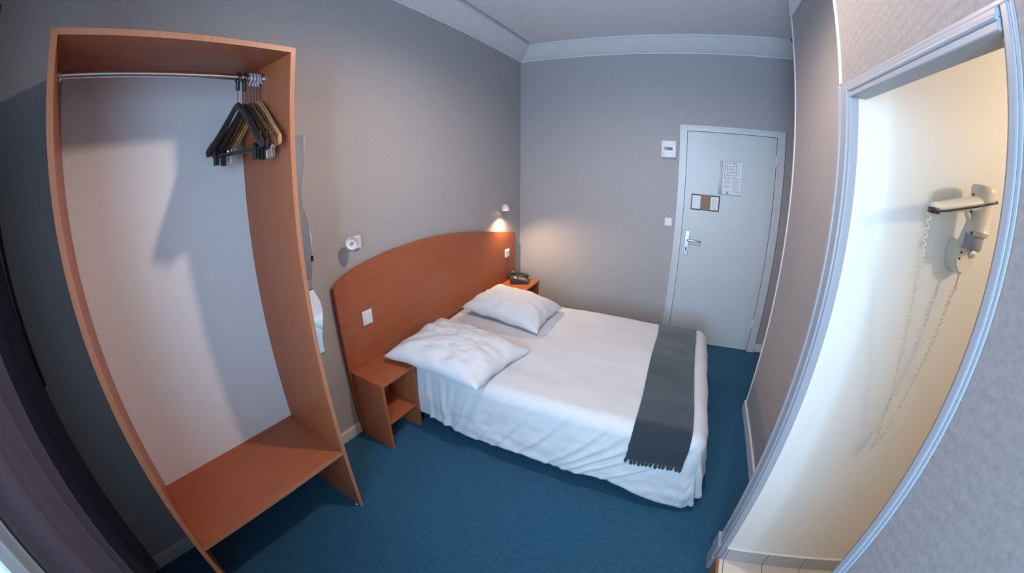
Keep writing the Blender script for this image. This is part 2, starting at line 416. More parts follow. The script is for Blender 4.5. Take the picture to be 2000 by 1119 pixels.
struct('trim_11', bm, M_casing)

# seam of the raised wall panel above and beside the entrance door
struct('trim_12', B((1.590, FY - 0.004, 2.085), (RX, FY, 2.765), 0.001), M_wall)

# ------------------------------------------------------------------ entrance door
bm = bmesh.new()
dl, dr, dh = 1.625, 2.585, 2.080
prism(bm, [(dl, 0.0), (dl + 0.058, 0.0), (dl + 0.058, 2.034), (dr - 0.066, 2.034), (dr - 0.066, 0.0), (dr, 0.0), (dr, dh), (dl, dh)], 'y', FY - 0.028, FY - 0.0)
prism(bm, [(dl - 0.006, 0.0), (dl + 0.008, 0.0), (dl + 0.008, dh - 0.008), (dr - 0.008, dh - 0.008), (dr - 0.008, 0.0), (dr + 0.006, 0.0), (dr + 0.006, dh + 0.006), (dl - 0.006, dh + 0.006)], 'y', FY - 0.034, FY - 0.001)
struct('trim_13', bm, M_doorcase)
door = struct('door_1', B((dl + 0.062, FY - 0.020, 0.006), (dr - 0.070, FY - 0.0005, 2.030), 0.003), M_door)
hx = 1.745
obj('escutcheon', B((hx - 0.020, FY - 0.028, 0.890), (hx + 0.020, FY - 0.020, 1.112), 0.003), M_steel, door)
bm = bmesh.new()
tube(bm, [(hx, FY - 0.026, 1.035), (hx, FY - 0.058, 1.035), (hx + 0.008, FY - 0.070, 1.035), (hx + 0.030, FY - 0.072, 1.036), (hx + 0.11, FY - 0.070, 1.034), (hx + 0.125, FY - 0.066, 1.030), (hx + 0.128, FY - 0.052, 1.026)], 0.0085, 12)
obj('door_handle', bm, M_steel, door, True)
bm = bmesh.new(); lathe(bm, [(0, 0), (0.009, 0), (0.009, 0.010), (0.0, 0.010)], (hx, FY - 0.028, 0.955), (0, -1, 0), 16); box(bm, (hx - 0.004, FY - 0.036, 0.930), (hx + 0.004, FY - 0.028, 0.955))
obj('lock_cylinder', bm, M_black, door)
for z in (0.25, 1.78):
    bm = bmesh.new(); lathe(bm, [(0, 0), (0.007, 0.0), (0.007, 0.09), (0, 0.09)], (dr - 0.068, FY - 0.030, z), (0, 0, 1), 12)
    obj('hinge', bm, M_white, door, True)

# fire notice in its glossy sleeve
nt = thing('evacuation_notice', 'laminated floor plan and text sheet on the upper part of the white door', 'notice', (2.10, FY - 0.021, 1.63))
def sleeve(u, v):
    x = 1.992 + 0.214 * u
    return (x, FY - 0.0215 - 0.012 * (1 - sst(0, 0.2, u)), 1.480 + 0.304 * v)
bm = bmesh.new(); grid(bm, sleeve, 16, 2); o = obj('sleeve', bm, M_film, nt, 'all')
md = o.modifiers.new('t', 'SOLIDIFY'); md.thickness = 0.0006; md.offset = 0
obj('paper_sheet', B((2.030, FY - 0.0232, 1.488), (2.204, FY - 0.0222, 1.779)), M_paper, nt)
bm = bmesh.new(); y0, y1 = FY - 0.0240, FY - 0.0233
def ln(x0, z0, x1, z1, t=0.0022):
    box(bm, (min(x0, x1) - t / 2, y0, min(z0, z1) - t / 2), (max(x0, x1) + t / 2, y1, max(z0, z1) + t / 2))
for a in ((2.045, 1.768, 2.150, 1.768), (2.045, 1.630, 2.150, 1.630), (2.045, 1.630, 2.045, 1.768), (2.150, 1.630, 2.150, 1.768), (2.158, 1.632, 2.196, 1.632)): ln(*a, 0.0035)
for k in range(1, 5): ln(2.045 + 0.021 * k, 1.634 + 0.02 * (k % 2), 2.045 + 0.021 * k, 1.765 - 0.03 * (k % 3 == 0))
for k in range(1, 5): ln(2.048 + 0.01 * (k % 3), 1.630 + 0.0275 * k, 2.147 - 0.015 * (k % 2), 1.630 + 0.0275 * k)
obj('floor_plan_drawing', bm, M_ink, nt)
for c, (xa, xb_) in enumerate(((2.045, 2.105), (2.120, 2.192))):
    bm = bmesh.new()
    for k in range(13):
        if c == 0 and k in (4, 9, 10): continue
        ln(xa, 1.612 - 0.0088 * k, xb_ - random.random() * 0.015, 1.612 - 0.0088 * k, 0.003)
    obj('printed_text', bm, M_inkl, nt)
bm = bmesh.new()
for k in range(7): ln(2.160, 1.760 - 0.016 * k, 2.192 - 0.01 * random.random(), 1.760 - 0.016 * k, 0.0028)
obj('printed_text', bm, M_inkl, nt)
bm = bmesh.new(); prism(bm, [(2.068, 1.492), (2.092, 1.492), (2.080, 1.512)], 'y', y0, y1); obj('printed_triangle', bm, M_ink, nt)

# leather card holder
ch = thing('card_holder', 'brown leather holder with two white cards on the door above the handle', 'card holder', (1.885, FY - 0.020, 1.39))
obj('backing', B((1.752, FY - 0.024, 1.319), (2.018, FY - 0.020, 1.464), 0.002), M_leatherd, ch)
obj('centre_band', B((1.842, FY - 0.027, 1.322), (1.930, FY - 0.0235, 1.461), 0.0015), M_leather, ch)
for xa, xb_ in ((1.762, 1.840), (1.932, 2.006)):
    k = obj('card', B((xa, FY - 0.0256, 1.330), (xb_, FY - 0.0242, 1.452), 0.0004), M_paper, ch)
bm = bmesh.new()
for k in range(8): box(bm, (1.946, FY - 0.0263, 1.345 + 0.012 * k), (1.992 - 0.012 * (k % 3), FY - 0.0257, 1.348 + 0.012 * k))
obj('printed_text', bm, M_inkl, ch)

# breaker box and switch on the far wall
bb = thing('breaker_box', 'white electrical breaker box on the wall left of the door top', 'electrical box', (1.519, FY, 1.777))
obj('housing', B((1.448, FY - 0.045, 1.777), (1.590, FY, 1.933), 0.006, 3), M_plastic, bb, True)
obj('cover_door', B((1.456, FY - 0.050, 1.822), (1.582, FY - 0.044, 1.897), 0.003), M_plastic, bb)
obj('window_strip', B((1.470, FY - 0.0515, 1.842), (1.556, FY - 0.0495, 1.876), 0.001), M_greyp, bb)
for k in range(4): obj('breaker_switch', B((1.502 + 0.013 * k, FY - 0.057, 1.848), (1.512 + 0.013 * k, FY - 0.0510, 1.866), 0.001), M_black, bb)
sw = thing('light_switch', 'square white light switch on the wall left of the door handle', 'light switch', (1.553, FY, 1.14))
obj('frame', B((1.519, FY - 0.010, 1.140), (1.588, FY, 1.217), 0.003), M_plastic, sw)
obj('rocker', B((1.529, FY - 0.014, 1.150), (1.578, FY - 0.009, 1.204), 0.002), M_plastic, sw)

# ------------------------------------------------------------------ open wardrobe
W0, W1, WD, WH, WT = -0.101, 0.702, 0.467, 2.123, 0.019
wd = thing('open_wardrobe', 'tall open cherry wood wardrobe frame with a white back board', 'wardrobe', (0.24, 0.30, 0.0))
obj('side_panel', B((0.004, W0, 0.0), (WD, W0 + WT, WH - WT), 0.001), M_woodZ, wd)
obj('side_panel', B((0.004, W1 - WT, 0.0), (WD, W1, WH - WT), 0.001), M_woodZ, wd)
obj('top_panel', B((0.004, W0, WH - WT), (WD, W1, WH), 0.001), M_woodY, wd)
obj('shelf', B((0.012, W0 + WT, 0.402), (WD - 0.002, W1 - WT, 0.421), 0.001), M_woodY, wd)
obj('back_panel', B((0.006, W0 + WT, 0.421), (0.016, W1 - WT, WH - WT)), M_back, wd)
bm = bmesh.new()
for ya, yb_ in ((W0, W0 + WT), (W1 - WT, W1)): box(bm, (WD, ya, 0.0), (WD + 0.0015, yb_, WH))
box(bm, (WD, W0 + WT, WH - WT), (WD + 0.0015, W1 - WT, WH)); box(bm, (WD - 0.002, W0 + WT, 0.402), (WD - 0.0005, W1 - WT, 0.421))
obj('edge_band', bm, M_edge, wd)
RZ, RXC = 2.055, 0.244
bm = bmesh.new(); tube(bm, [(RXC, W0 + WT + 0.001, RZ), (RXC, W1 - WT - 0.001, RZ)], 0.0125, 20)
obj('clothes_rail', bm, M_chrome, wd, True)
for y, s in ((W0 + WT, 1), (W1 - WT, -1)):
    bm = bmesh.new(); lathe(bm, [(0, 0), (0.022, 0), (0.022, 0.004), (0.016, 0.010), (0.0, 0.010)], (RXC, y, RZ), (0, s, 0), 20)
    obj('rail_socket', bm, M_chrome, wd, True)
for y in (W0 + 0.0095, W1 - 0.0095):
    bm = bmesh.new(); lathe(bm, [(0, 0.0), (0.008, 0.0), (0.008, 0.004), (0, 0.004)], (WD - 0.03, y + (0.014 if y > 0 else -0.014) * 0 - (0.011 if y > 0 else -0.011), 0.0005), (0, 0, 1), 10)
    obj('glide_foot', bm, M_plastic, wd)

# ------------------------------------------------------------------ hangers
def hanger(label, y, rot, shoulder, hook, black, z=1.955, group=None, clip=True):
    """wishbone hanger hung from a captive ring; local x runs along the shoulders"""
    t = thing('clothes_hanger', label, 'hanger', (RXC, y, RZ), rot, group)
    R = Matrix.Rotation(rot, 4, 'Z'); O = Vector((RXC, y, RZ))
    W = lambda x, yy, zz: O + R @ Vector((x, yy, zz))
    # ring clipped round the rail
    bm = bmesh.new()
    pts = [W(0.019 * math.cos(a), 0, 0.019 * math.sin(a) - 0.002) for a in [2 * PI * k / 20 for k in range(21)]]
    tube(bm, pts, 0.0042 if black else 0.0032, 8, False)
    obj('ring', bm, M_black if black else M_clear, t, True)
    bm = bmesh.new(); lathe(bm, [(0, 0), (0.0085, 0), (0.0085, 0.030), (0.006, 0.034), (0, 0.034)] if black else [(0, 0), (0.0055, 0), (0.0055, 0.014), (0, 0.014)], W(0, 0, -0.019), (0, 0, -1), 12)
    obj('collar', bm, M_black if black else M_chrome, t, True)
    bm = bmesh.new(); tube(bm, [W(0, 0, -0.030), W(0, 0, z - RZ + 0.004)], 0.0018, 8)
    obj('stem', bm, M_chrome, t, True)
    # shoulders: swept body, thick and drooping at the ends
    bm = bmesh.new(); half = 0.205 if black else 0.226; n = 22; rows = []
    for i in range(-n, n + 1):
        s = i / n; a = abs(s)
        x = half * s
        zc = z - RZ - 0.010 - 0.160 * (0.62 * a + 0.38 * sst(0.0, 1.0, a) - 0.10 * sst(0.30, 0.0, a) * a * 3)
        yc = -0.030 * a * a
        hh = 0.015 + 0.007 * math.sin(min(1, a * 1.4) * PI * 0.5) - 0.004 * sst(0.9, 1, a)
        ww = (0.007 + 0.007 * sst(0.15, 0.85, a) - 0.003 * sst(0.92, 1, a)) * (1.0 if black else 0.55)
        row = []
        for k in range(12):
            th = 2 * PI * k / 12
            row.append(bm.verts.new(W(x, yc + ww * math.cos(th), zc + hh * math.sin(th))))
        rows.append(row)
    for a_, b_ in zip(rows[:-1], rows[1:]):
        for k in range(12): bm.faces.new((a_[k], a_[(k + 1) % 12], b_[(k + 1) % 12], b_[k]))
    bm.faces.new(rows[0][::-1]); bm.faces.new(rows[-1])
    obj('shoulders', bm, shoulder, t, True)
    zb = z - RZ - 0.185
    bm = bmesh.new(); tube(bm, [W(-0.185, -0.02, zb), W(0.185, -0.02, zb)], 0.0042, 8)
    obj('trouser_bar', bm, M_black if black else M_chrome, t, True)
    for s in (-1, 1):
        bm = bmesh.new(); tube(bm, [W(s * 0.185, -0.022, zb), W(s * 0.190, -0.024, zb + 0.030), W(s * 0.188, -0.024, zb + 0.055)], 0.003, 6)
        obj('bar_hook', bm, M_chrome if not black else M_black, t, True)
        if clip:
            bm = bmesh.new(); cx = s * 0.150
            c0 = W(cx, -0.02, zb)
            m4 = Matrix.Translation(c0) @ R
            tb = bmesh.new(); box(tb, (-0.011, -0.010, -0.040), (0.011, -0.004, 0.010), 0.002); box(tb, (-0.011, 0.003, -0.040), (0.011, 0.009, 0.010), 0.002)
            box(tb, (-0.006, -0.011, 0.004), (0.006, 0.010, 0.018), 0.003)
            merge(bm, tb, m4)
            k = obj('trouser_clip', bm, M_black if black else M_chrome, t)
    return t
g_ = 'hangers bunched at the right end of the rail'
hanger('black hanger furthest left on the rail, on a black ring', 0.572, math.radians(10), M_dark, None, True, 1.952, g_)
hanger('second black hanger on a black ring, just right of the furthest left one', 0.600, math.radians(9), M_dark, None, True, 1.948, g_)
labs = ['dark brown wooden hanger next to the two black ones', 'brown wooden hanger with chrome clips behind the dark ones',
        'honey wooden hanger with chrome clips sticking out furthest', 'golden wooden hanger at the right end of the rail, against the panel']
for k, (yy, rr, ms) in enumerate(((0.621, 7.5, M_brown), (0.637, 6, M_brown), (0.650, 4.4, M_honey), (0.661, 2.6, M_honey))):
    hanger(labs[k], yy, math.radians(rr), ms, None, False, 1.950 + 0.004 * k, g_, clip=(k in (1, 2)))

# ------------------------------------------------------------------ wavy wall mirror
prof = [(1.023, 1.854), (1.022, 1.78), (1.018, 1.715), (1.004, 1.655), (0.995, 1.60), (0.990, 1.545), (0.994, 1.49), (1.008, 1.44), (1.020, 1.385), (1.026, 1.33), (1.022, 1.26), (1.010, 1.18), (0.996, 1.11), (0.992, 1.06),
        (1.008, 1.02), (1.026, 0.98), (1.033, 0.93), (1.026, 0.87), (1.012, 0.82), (1.000, 0.77), (0.996, 0.72), (0.999, 0.681)]
poly = prof + [(0.72 - (y - 1.01), z) for y, z in reversed(prof)]
bm = bmesh.new(); prism(bm, poly, 'x', 0.003, 0.008)
mi = thing('wall_mirror', 'tall frameless wavy edged mirror on the wall behind the wardrobe side', 'mirror', (0.0, 0.87, 0.68))
obj('mirror_glass', bm, M_mirror, mi)
obj('mirror_clip', B((0.0, 1.008, 1.205), (0.012, 1.022, 1.232), 0.001), M_black, mi)

# ------------------------------------------------------------------ headboard
HB0, HB1 = 1.106, 3.340
pts = [(1.106, 1.030), (1.16, 1.062), (1.27, 1.100), (1.52, 1.138), (1.75, 1.150), (1.92, 1.152), (2.10, 1.146), (2.37, 1.120), (2.68, 1.076), (3.0, 1.020), (3.34, 0.962)]
def cat(p, t):
    n = len(p) - 1; f = t * n; i = min(int(f), n - 1); f -= i
    P = [Vector(p[max(0, min(n, i + k))]) for k in (-1, 0, 1, 2)]
    return 0.5 * ((2 * P[1]) + (P[2] - P[0]) * f + (2 * P[0] - 5 * P[1] + 4 * P[2] - P[3]) * f * f + (3 * P[1] - P[0] - 3 * P[2] + P[3]) * f ** 3)
top = [tuple(cat(pts, k / 60)) for k in range(61)]
bm = bmesh.new(); prism(bm, [(HB0 + 0.025, 0.02)] + top + [(HB1, 0.02)], 'x', 0.017, 0.040)
be = [e for e in bm.edges if abs(e.verts[0].co.x - 0.040) < 1e-5 and abs(e.verts[1].co.x - 0.040) < 1e-5]
bmesh.ops.bevel(bm, geom=be, offset=0.002, segments=1, affect='EDGES')
hb = obj('headboard', bm, M_woodY); tag(hb, 'long arched cherry wood headboard fixed to the wall behind the bed', 'headboard')

def plate(label, y0, y1, z0, z1, dbl):
    t = thing('wall_socket', label, 'switch plate', (0.040, (y0 + y1) / 2, z0))
    obj('plate', B((0.040, y0, z0), (0.049, y1, z1), 0.003), M_plastic, t)
    if dbl:
        h = (z0 + z1) / 2
        obj('rocker', B((0.048, y0 + 0.012, h + 0.002), (0.053, y1 - 0.012, z1 - 0.010), 0.002), M_plastic, t)
        obj('rocker', B((0.048, y0 + 0.012, z0 + 0.010), (0.053, y1 - 0.012, h - 0.002), 0.002), M_plastic, t)
    else:
        obj('rocker', B((0.048, y0 + 0.010, z0 + 0.012), (0.053, y1 - 0.010, z1 - 0.012), 0.002), M_plastic, t)
plate('white switch plate on the headboard above the near nightstand', 1.280, 1.357, 0.739, 0.830, False)
plate('white switch plate on the headboard above the telephone', 3.100, 3.190, 0.738, 0.820, True)

# ------------------------------------------------------------------ nightstands
def nightstand(label, ya, yb_, depth):
    t = thing('nightstand', label, 'nightstand', (0.18, (ya + yb_) / 2, 0.0), 0, 'nightstands either side of the bed')
    T = 0.018
    obj('top', B((0.041, ya, 0.470), (depth, yb_, 0.488), 0.001), M_woodX, t)
    obj('side_panel', B((0.041, ya + 0.004, 0.0), (depth - 0.004, ya + 0.004 + T, 0.470), 0.001), M_woodZ, t)
    obj('side_panel', B((0.041, yb_ - 0.004 - T, 0.0), (depth - 0.004, yb_ - 0.004, 0.470), 0.001), M_woodZ, t)
    obj('shelf', B((0.041, ya + 0.004 + T, 0.185), (depth - 0.006, yb_ - 0.004 - T, 0.203), 0.001), M_woodX, t)
    obj('back_panel', B((0.041, ya + 0.004 + T, 0.203), (0.047, yb_ - 0.004 - T, 0.470)), M_woodZ, t)
    return t
nightstand('cherry nightstand between the wardrobe and the bed, with an open shelf', 1.128, 1.428, 0.308)
nightstand('cherry nightstand in the far corner carrying the telephone', 2.955, 3.312, 0.335)

# telephone
ph = thing('telephone', 'dark desk telephone on the far nightstand', 'telephone', (0.175, 3.15, 0.488), math.radians(-72))
PR = Matrix.Translation((0.165, 3.185, 0.4885)) @ Matrix.Rotation(math.radians(-60), 4, 'Z')
def pw(name, build, m, smooth=False):
    t = bmesh.new(); build(t); bm = bmesh.new(); merge(bm, t, PR); return obj(name, bm, m, ph, smooth)
def body(t):
    prism(t, [(-0.095, 0.0), (0.085, 0.0), (0.090, 0.012), (0.085, 0.022), (-0.080, 0.062), (-0.097, 0.055)], 'x', -0.085, 0.095)
    bmesh.ops.bevel(t, geom=t.edges[:], offset=0.004, segments=2, affect='EDGES')
pw('phone_body', body, M_phone, True)
def slope(t, x0, x1, s0, s1, h=0.003, bev=0.001):
    # box lying on the sloped face; s runs up the slope from the front
    u = Vector((0, -0.165, 0.040)).normalized(); n = Vector((0, 0.040, 0.165)).normalized(); o = Vector((0, 0.083, 0.0222))
    m = Matrix(((1, u.x, n.x, o.x), (0, u.y, n.y, o.y), (0, u.z, n.z, o.z), (0, 0, 0, 1)))
    q = bmesh.new(); box(q, (x0, s0, 0), (x1, s1, h), bev); merge(t, q, m)
for r_ in range(4):
    for c in range(3):
        pw('key', lambda t, r_=r_, c=c: slope(t, 0.002 + c * 0.021, 0.018 + c * 0.021, 0.016 + r_ * 0.020, 0.030 + r_ * 0.020, 0.005, 0.0015), M_greyp)
pw('display', lambda t: slope(t, 0.000, 0.070, 0.112, 0.148, 0.003), M_display)
def hs(t):
    u = Vector((0, -0.165, 0.040)).normalized(); n = Vector((0, 0.040, 0.165)).normalized(); o = Vector((-0.048, 0.083, 0.0222))
    P = lambda s, h: o + u * s + n * h
    tube(t, [P(-0.012, 0.012), P(0.004, 0.020), P(0.030, 0.027), P(0.085, 0.033), P(0.135, 0.029), P(0.165, 0.022), P(0.180, 0.012)], [0.014, 0.020, 0.015, 0.013, 0.015, 0.021, 0.014], 14)
pw('handset', hs, M_phone, True)
def coil(c0, c1, c2, turns, r, wire, per=10, sag=None):
    """coiled cord through three points (quadratic)"""
    c0, c1, c2 = Vector(c0), Vector(c1), Vector(c2); P = []
    n = turns * per
    for i in range(n + 1):
        t = i / n; p = c0 * (1 - t) ** 2 + 2 * c1 * t * (1 - t) + c2 * t * t
        d = (2 * (1 - t) * (c1 - c0) + 2 * t * (c2 - c1)).normalized()
        a = d.orthogonal().normalized() if abs(d.x) > 0.9 else (Vector((1, 0, 0)) - d * d.x).normalized(); b = d.cross(a)
        w_ = 2 * PI * i / per; P.append(p + (a * math.cos(w_) + b * math.sin(w_)) * r)
    bm = bmesh.new(); tube(bm, P, wire, 5); return bm
obj('handset_cord', coil((0.255, 3.125, 0.500), (0.300, 3.25, 0.494), (0.18, 3.29, 0.500), 16, 0.0045, 0.0016, 8), M_black, ph, True)

# ------------------------------------------------------------------ bedside spots
def spot(label, yb_, zb, hy, hz, hx_, direction, lit):
    t = thing('bedside_spotlight', label, 'wall lamp', (0.0, yb_, zb))
    obj('wall_base', B((0.0, yb_ - 0.024, zb - 0.036), (0.022, yb_ + 0.024, zb + 0.036), 0.004), M_plastic, t)
    bm = bmesh.new(); tube(bm, [(0.018, yb_, zb), (0.045, (yb_ + hy) / 2 + 0.012, (zb + hz) / 2), (hx_ - 0.02, hy + 0.012, hz)], 0.007, 10)
    obj('arm', bm, M_greyp, t, True)
    d = Vector(direction).normalized(); c = Vector((hx_, hy, hz))
    bm = bmesh.new(); lathe(bm, [(0, -0.038), (0.018, -0.036), (0.030, -0.024), (0.036, -0.006), (0.037, 0.014), (0.035, 0.016), (0.034, 0.012)], c, d, 28)
    obj('lamp_head', bm, M_plastic, t, True)
    bm = bmesh.new(); lathe(bm, [(0.034, 0.012), (0.030, 0.006), (0.022, 0.002), (0.0, 0.000)], c, d, 28)
    lp = obj('reflector', bm, M_chrome if lit else M_plastic, t, True)
    bm = bmesh.new(); lathe(bm, [(0, 0.016), (0.006, 0.014), (0.009, 0.008), (0.008, 0.0)], c, d, 16)
    obj('bulb', bm, M_bulb if lit else M_greyp, t, True)
    return t
spot('unlit white spotlight on the wall above the near end of the headboard', 1.330, 1.245, 1.236, 1.263, 0.085, (0.85, -0.70, 0.20), False)
spot('lit white spotlight on the wall in the far corner above the telephone', 3.165, 1.235, 3.060, 1.240, 0.070, (0.10, -0.22, -0.95), True)

# ------------------------------------------------------------------ bed
bed = thing('bed', 'double bed with a covered base standing against the headboard', 'bed', (1.0, 2.13, 0.0))
obj('bed_base', B((0.06, 1.53, 0.09), (1.94, 2.77, 0.24), 0.02, 3), M_base, bed, True)
obj('mattress', B((0.055, 1.515, 0.242), (1.95, 2.785, 0.437), 0.04, 4), M_mattress, bed, True)
for x in (0.2, 1.8):
    for y in (1.62, 2.68):
        bm = bmesh.new(); lathe(bm, [(0, 0), (0.022, 0), (0.026, 0.09), (0, 0.09)], (x, y, 0.0), (0, 0, 1), 16); obj('leg', bm, M_black, bed, True)

X0, X1, Y0, Y1, ZT = 0.055, 1.925, 1.530, 2.760, 0.462
CR = 0.075
def fbm(p, s, seed=0.0, o=3):
    v = 0; a = 1
    for k in range(o):
        v += a * noise.noise(Vector((p[0] * s + seed, p[1] * s - seed, p[2] * s if len(p) > 2 else seed))); a *= 0.5; s *= 2.1
    return v
def crease(t, w):       # soft ridge around zero
    return math.exp(-(t / w) ** 2)
# long creases on the near drop: (u at the top, lean, depth-range, strength)
CREASES = [(0.36, 0.10, 0.018), (0.47, 0.16, 0.016), (0.56, -0.14, 0.012), (0.70, -0.30, 0.010), (0.92, -0.50, 0.010), (1.10, -0.70, 0.012), (1.30, -0.85, 0.011),
           (1.52, -0.95, 0.013), (1.64, -1.15, 0.012), (1.75, -1.3, 0.015), (1.86, -1.4, 0.013), (1.97, -1.3, 0.016)]
def near_len(u): return 0.405 + 0.055 * sst(1.35, 1.95, u) + 0.006 * math.sin(11 * u) - 0.012 * (1 - sst(0.35, 0.7, u))
def duvet(u, v):
    """u runs from the head to the foot, v across; cloth coordinates in metres"""
    ax = max(u - X1, 0.0); ay = min(v - Y0, 0.0) + max(v - Y1, 0.0)
    if ax > 0 and ay < 0:           # rounded, slightly longer corner of the cloth
        nl = near_len(X1); p_, q_ = ax / 0.400, -ay / nl
        w_ = math.atan2(q_, p_); mlen = 0.400 + (nl - 0.400) * (w_ / (PI / 2)) + 0.045 * math.sin(2 * w_) ** 2
        L = max(p_, q_) * mlen
    else: L = math.hypot(ax, ay)
    bx0, by0 = min(u, X1), min(max(v, Y0), Y1)
    top = ZT + 0.010 * fbm((u, v), 2.2, 3.0) - 0.010 * sst(1.6, 2.0, u)
    top += 0.0035 * math.sin(9 * v + 1.3 * math.sin(2.1 * u) + 3 * noise.noise(Vector((u * 1.5, v * 4, 0)))) * (1 - sst(1.3, 1.9, u) * 0.5)
    if L < 1e-6: return Vector((u, v, top))
    hy = math.hypot(ax, ay); nx, ny = ax / hy, ay / hy
    arc = CR * PI / 2
    if L < arc:
        a = L / CR; out = CR * math.sin(a); dn = CR * (1 - math.cos(a)); f = L / arc * 0.25
    else:
        e = L - arc; out = CR + 0.16 * e; dn = CR + 0.985 * e; f = 0.25 + 0.75 * sst(0, 0.30, e)
    # folds
    s = 0.0
    if ay < 0 and ax == 0 or (ay < 0 and ax < 0.25):
        q = L
        for cu, lean, am in CREASES:
            uu = cu + lean * max(0, q - 0.03) * (0.6 + 0.8 * q)
            s += 1.25 * am * (crease(u - uu, 0.014) - 0.7 * crease(u - uu - 0.034, 0.022)) * (1 - 0.6 * sst(0.22, 0.42, q)) * (0.4 + 0.6 * sst(0.0, 0.15, q))
        s += 0.003 * math.sin(17 * u + 9 * q + 3 * noise.noise(Vector((u * 3, q * 2, 4)))) * sst(0.2, 0.45, q)
    else:
        peri = u + v * (1 if ax > 0 else 0)
    if ax > 0: s += (0.016 * math.sin(23 * v + 2 * math.sin(5 * v)) + 0.006 * math.sin(51 * v)) * min(1, abs(nx) * 1.3)
    if ay > 0: s += 0.010 * math.sin(21 * u)
    s += 0.010 * fbm((u * 1.0, v * 1.0, L * 2), 5.0, 1.7)
    out += s * f
    z = top - dn
    if z < 0.006:
        out += (0.006 - z) * 0.55; z = 0.006 + 0.010 * abs(noise.noise(Vector((u * 9, v * 9, 0))))
    if u < 0.40: out = min(out, CR + 0.022)      # tucked beside the nightstand
    return Vector((bx0 + nx * out, by0 + ny * out, z))
def dv(a, b):
    u = X0 + a * (X1 + 0.400 - X0)
    uc = min(u, X1)
    n_ = near_len(uc); va = Y0 - n_; vb = Y1 + 0.40
    v = va + b * (vb - va)
    return duvet(u, v)
bm = bmesh.new(); grid(bm, dv, 230, 200)
du = obj('duvet', bm, M_sheet, None, 'all'); tag(du, 'white cotton duvet draped over the bed and down to the carpet', 'duvet')
md = du.modifiers.new('thick', 'SOLIDIFY'); md.thickness = 0.006; md.offset = -1.0

# grey throw across the foot of the bed
def nrm(f, u, v, e=0.004):
    a = f(u + e, v) - f(u - e, v); b = f(u, v + e) - f(u, v - e); n = a.cross(b); return n.normalized()
TU0, TU1 = 1.612, 1.905
def throw_pt(a, b, off=0.009):
    v0 = Y0 - 0.220 + 0.02 * a; v = v0 + b * ((Y1 + 0.16) - v0)
    u = TU0 + (TU1 - TU0) * a + 0.006 * math.sin(5 * v) - 0.02 * sst(0.75, 1.0, b) * (1 - a) + 0.018 * sst(0.3, 0.0, b) * 0
    # smooth the cloth underneath a little so that the throw spans small creases
    p = Vector((0, 0, 0)); n = Vector((0, 0, 0))
    for du_, dv_ in ((0, 0), (0.02, 0), (-0.02, 0), (0, 0.02), (0, -0.02)):
        p += duvet(u + du_, v + dv_) / 5; n += nrm(duvet, u + du_, v + dv_) / 5
    n.normalize()
    if n.z < -0.2: n = -n
    lift = off + 0.004 + 0.003 * math.sin(31 * u) * sst(0.3, 0.0, b)
    return p + n * lift
bm = bmesh.new(); grid(bm, throw_pt, 30, 150)
th = thing('bed_throw', 'dark slate blue fleece throw laid across the foot of the bed', 'throw', tuple(throw_pt(0.5, 0.5)))
o = obj('blanket', bm, M_throw, th, 'all'); md = o.modifiers.new('thick', 'SOLIDIFY'); md.thickness = 0.007; md.offset = 0.0
for k in range(14):
    a = (k + 0.5) / 14; p = throw_pt(a, 0.0); q = throw_pt(a, 0.012); d = (p - q).normalized()
    if k in (12,): d = (d + Vector((0.3, 0, 0))).normalized()
    bm = bmesh.new(); c = p - d * 0.006
    lathe(bm, [(0, 0), (0.0080, 0.002), (0.0105, 0.012), (0.0100, 0.022), (0.006, 0.031), (0, 0.034)], c, d, 10)
    obj('tassel', bm, M_throw, th, True)

# pillows
def pillow(label, corners, zc, T, seed, tilt=0.0):
    """corners: head-near, foot-near, foot-far, head-far, each x, y, z"""
    C = [Vector(c) for c in corners]
    def f(sgn):
        def g(a, b):
            s, t = 2 * a - 1, 2 * b - 1
            # sides drawn in between the pointed corners
            ss = s * (1 - 0.085 * (1 - t * t)); tt = t * (1 - 0.085 * (1 - s * s))
            A, Bq = (ss + 1) / 2, (tt + 1) / 2
            p = (C[0] * (1 - A) + C[1] * A) * (1 - Bq) + (C[3] * (1 - A) + C[2] * A) * Bq
            h = ((1 - abs(s) ** 2.6) * (1 - abs(t) ** 2.6)); h = max(h, 0) ** 0.46
            wr = 0.016 * fbm((s * 1.2, t * 1.2), 1.7, seed, 4)
            e = min(1 - abs(s), 1 - abs(t))
            rad = math.atan2(t, s)
            wr += 0.008 * math.sin(rad * 11 + 2 * noise.noise(Vector((s * 2, t * 2, seed)))) * sst(0.35, 0.95, math.hypot(s, t)) * sst(0.0, 0.12, e)
            flange = 0.006 * math.sin(9 * (s + t) + seed) * (1 - sst(0, 0.15, e))
            if sgn > 0: z = T * h + wr * h + flange
            else: z = -T * 0.30 * h + flange
            return Vector((p.x, p.y, p.z + z))
        return g
    bm = bmesh.new(); n = 70
    up = grid(bm, f(1), n, n); dn = grid(bm, f(-1), n, n)
    bmesh.ops.remove_doubles(bm, verts=bm.verts[:], dist=0.0004)
    o = obj('pillow', bm, M_sheet, None, 'all'); tag(o, label, 'pillow', 'pillows at the head of the bed')
    return o
pillow('white pillow nearest the wardrobe, its corner over the near nightstand', [(0.13, 1.33, 0.535), (0.80, 1.36, 0.505), (0.86, 1.92, 0.490), (0.13, 1.93, 0.56)], 0.5, 0.125, 2.3)
pillow('white pillow on the far side of the bed, below the telephone', [(0.10, 2.24, 0.53), (0.80, 2.17, 0.495), (0.80, 2.70, 0.495), (0.12, 2.76, 0.54)], 0.5, 0.135, 5.1)

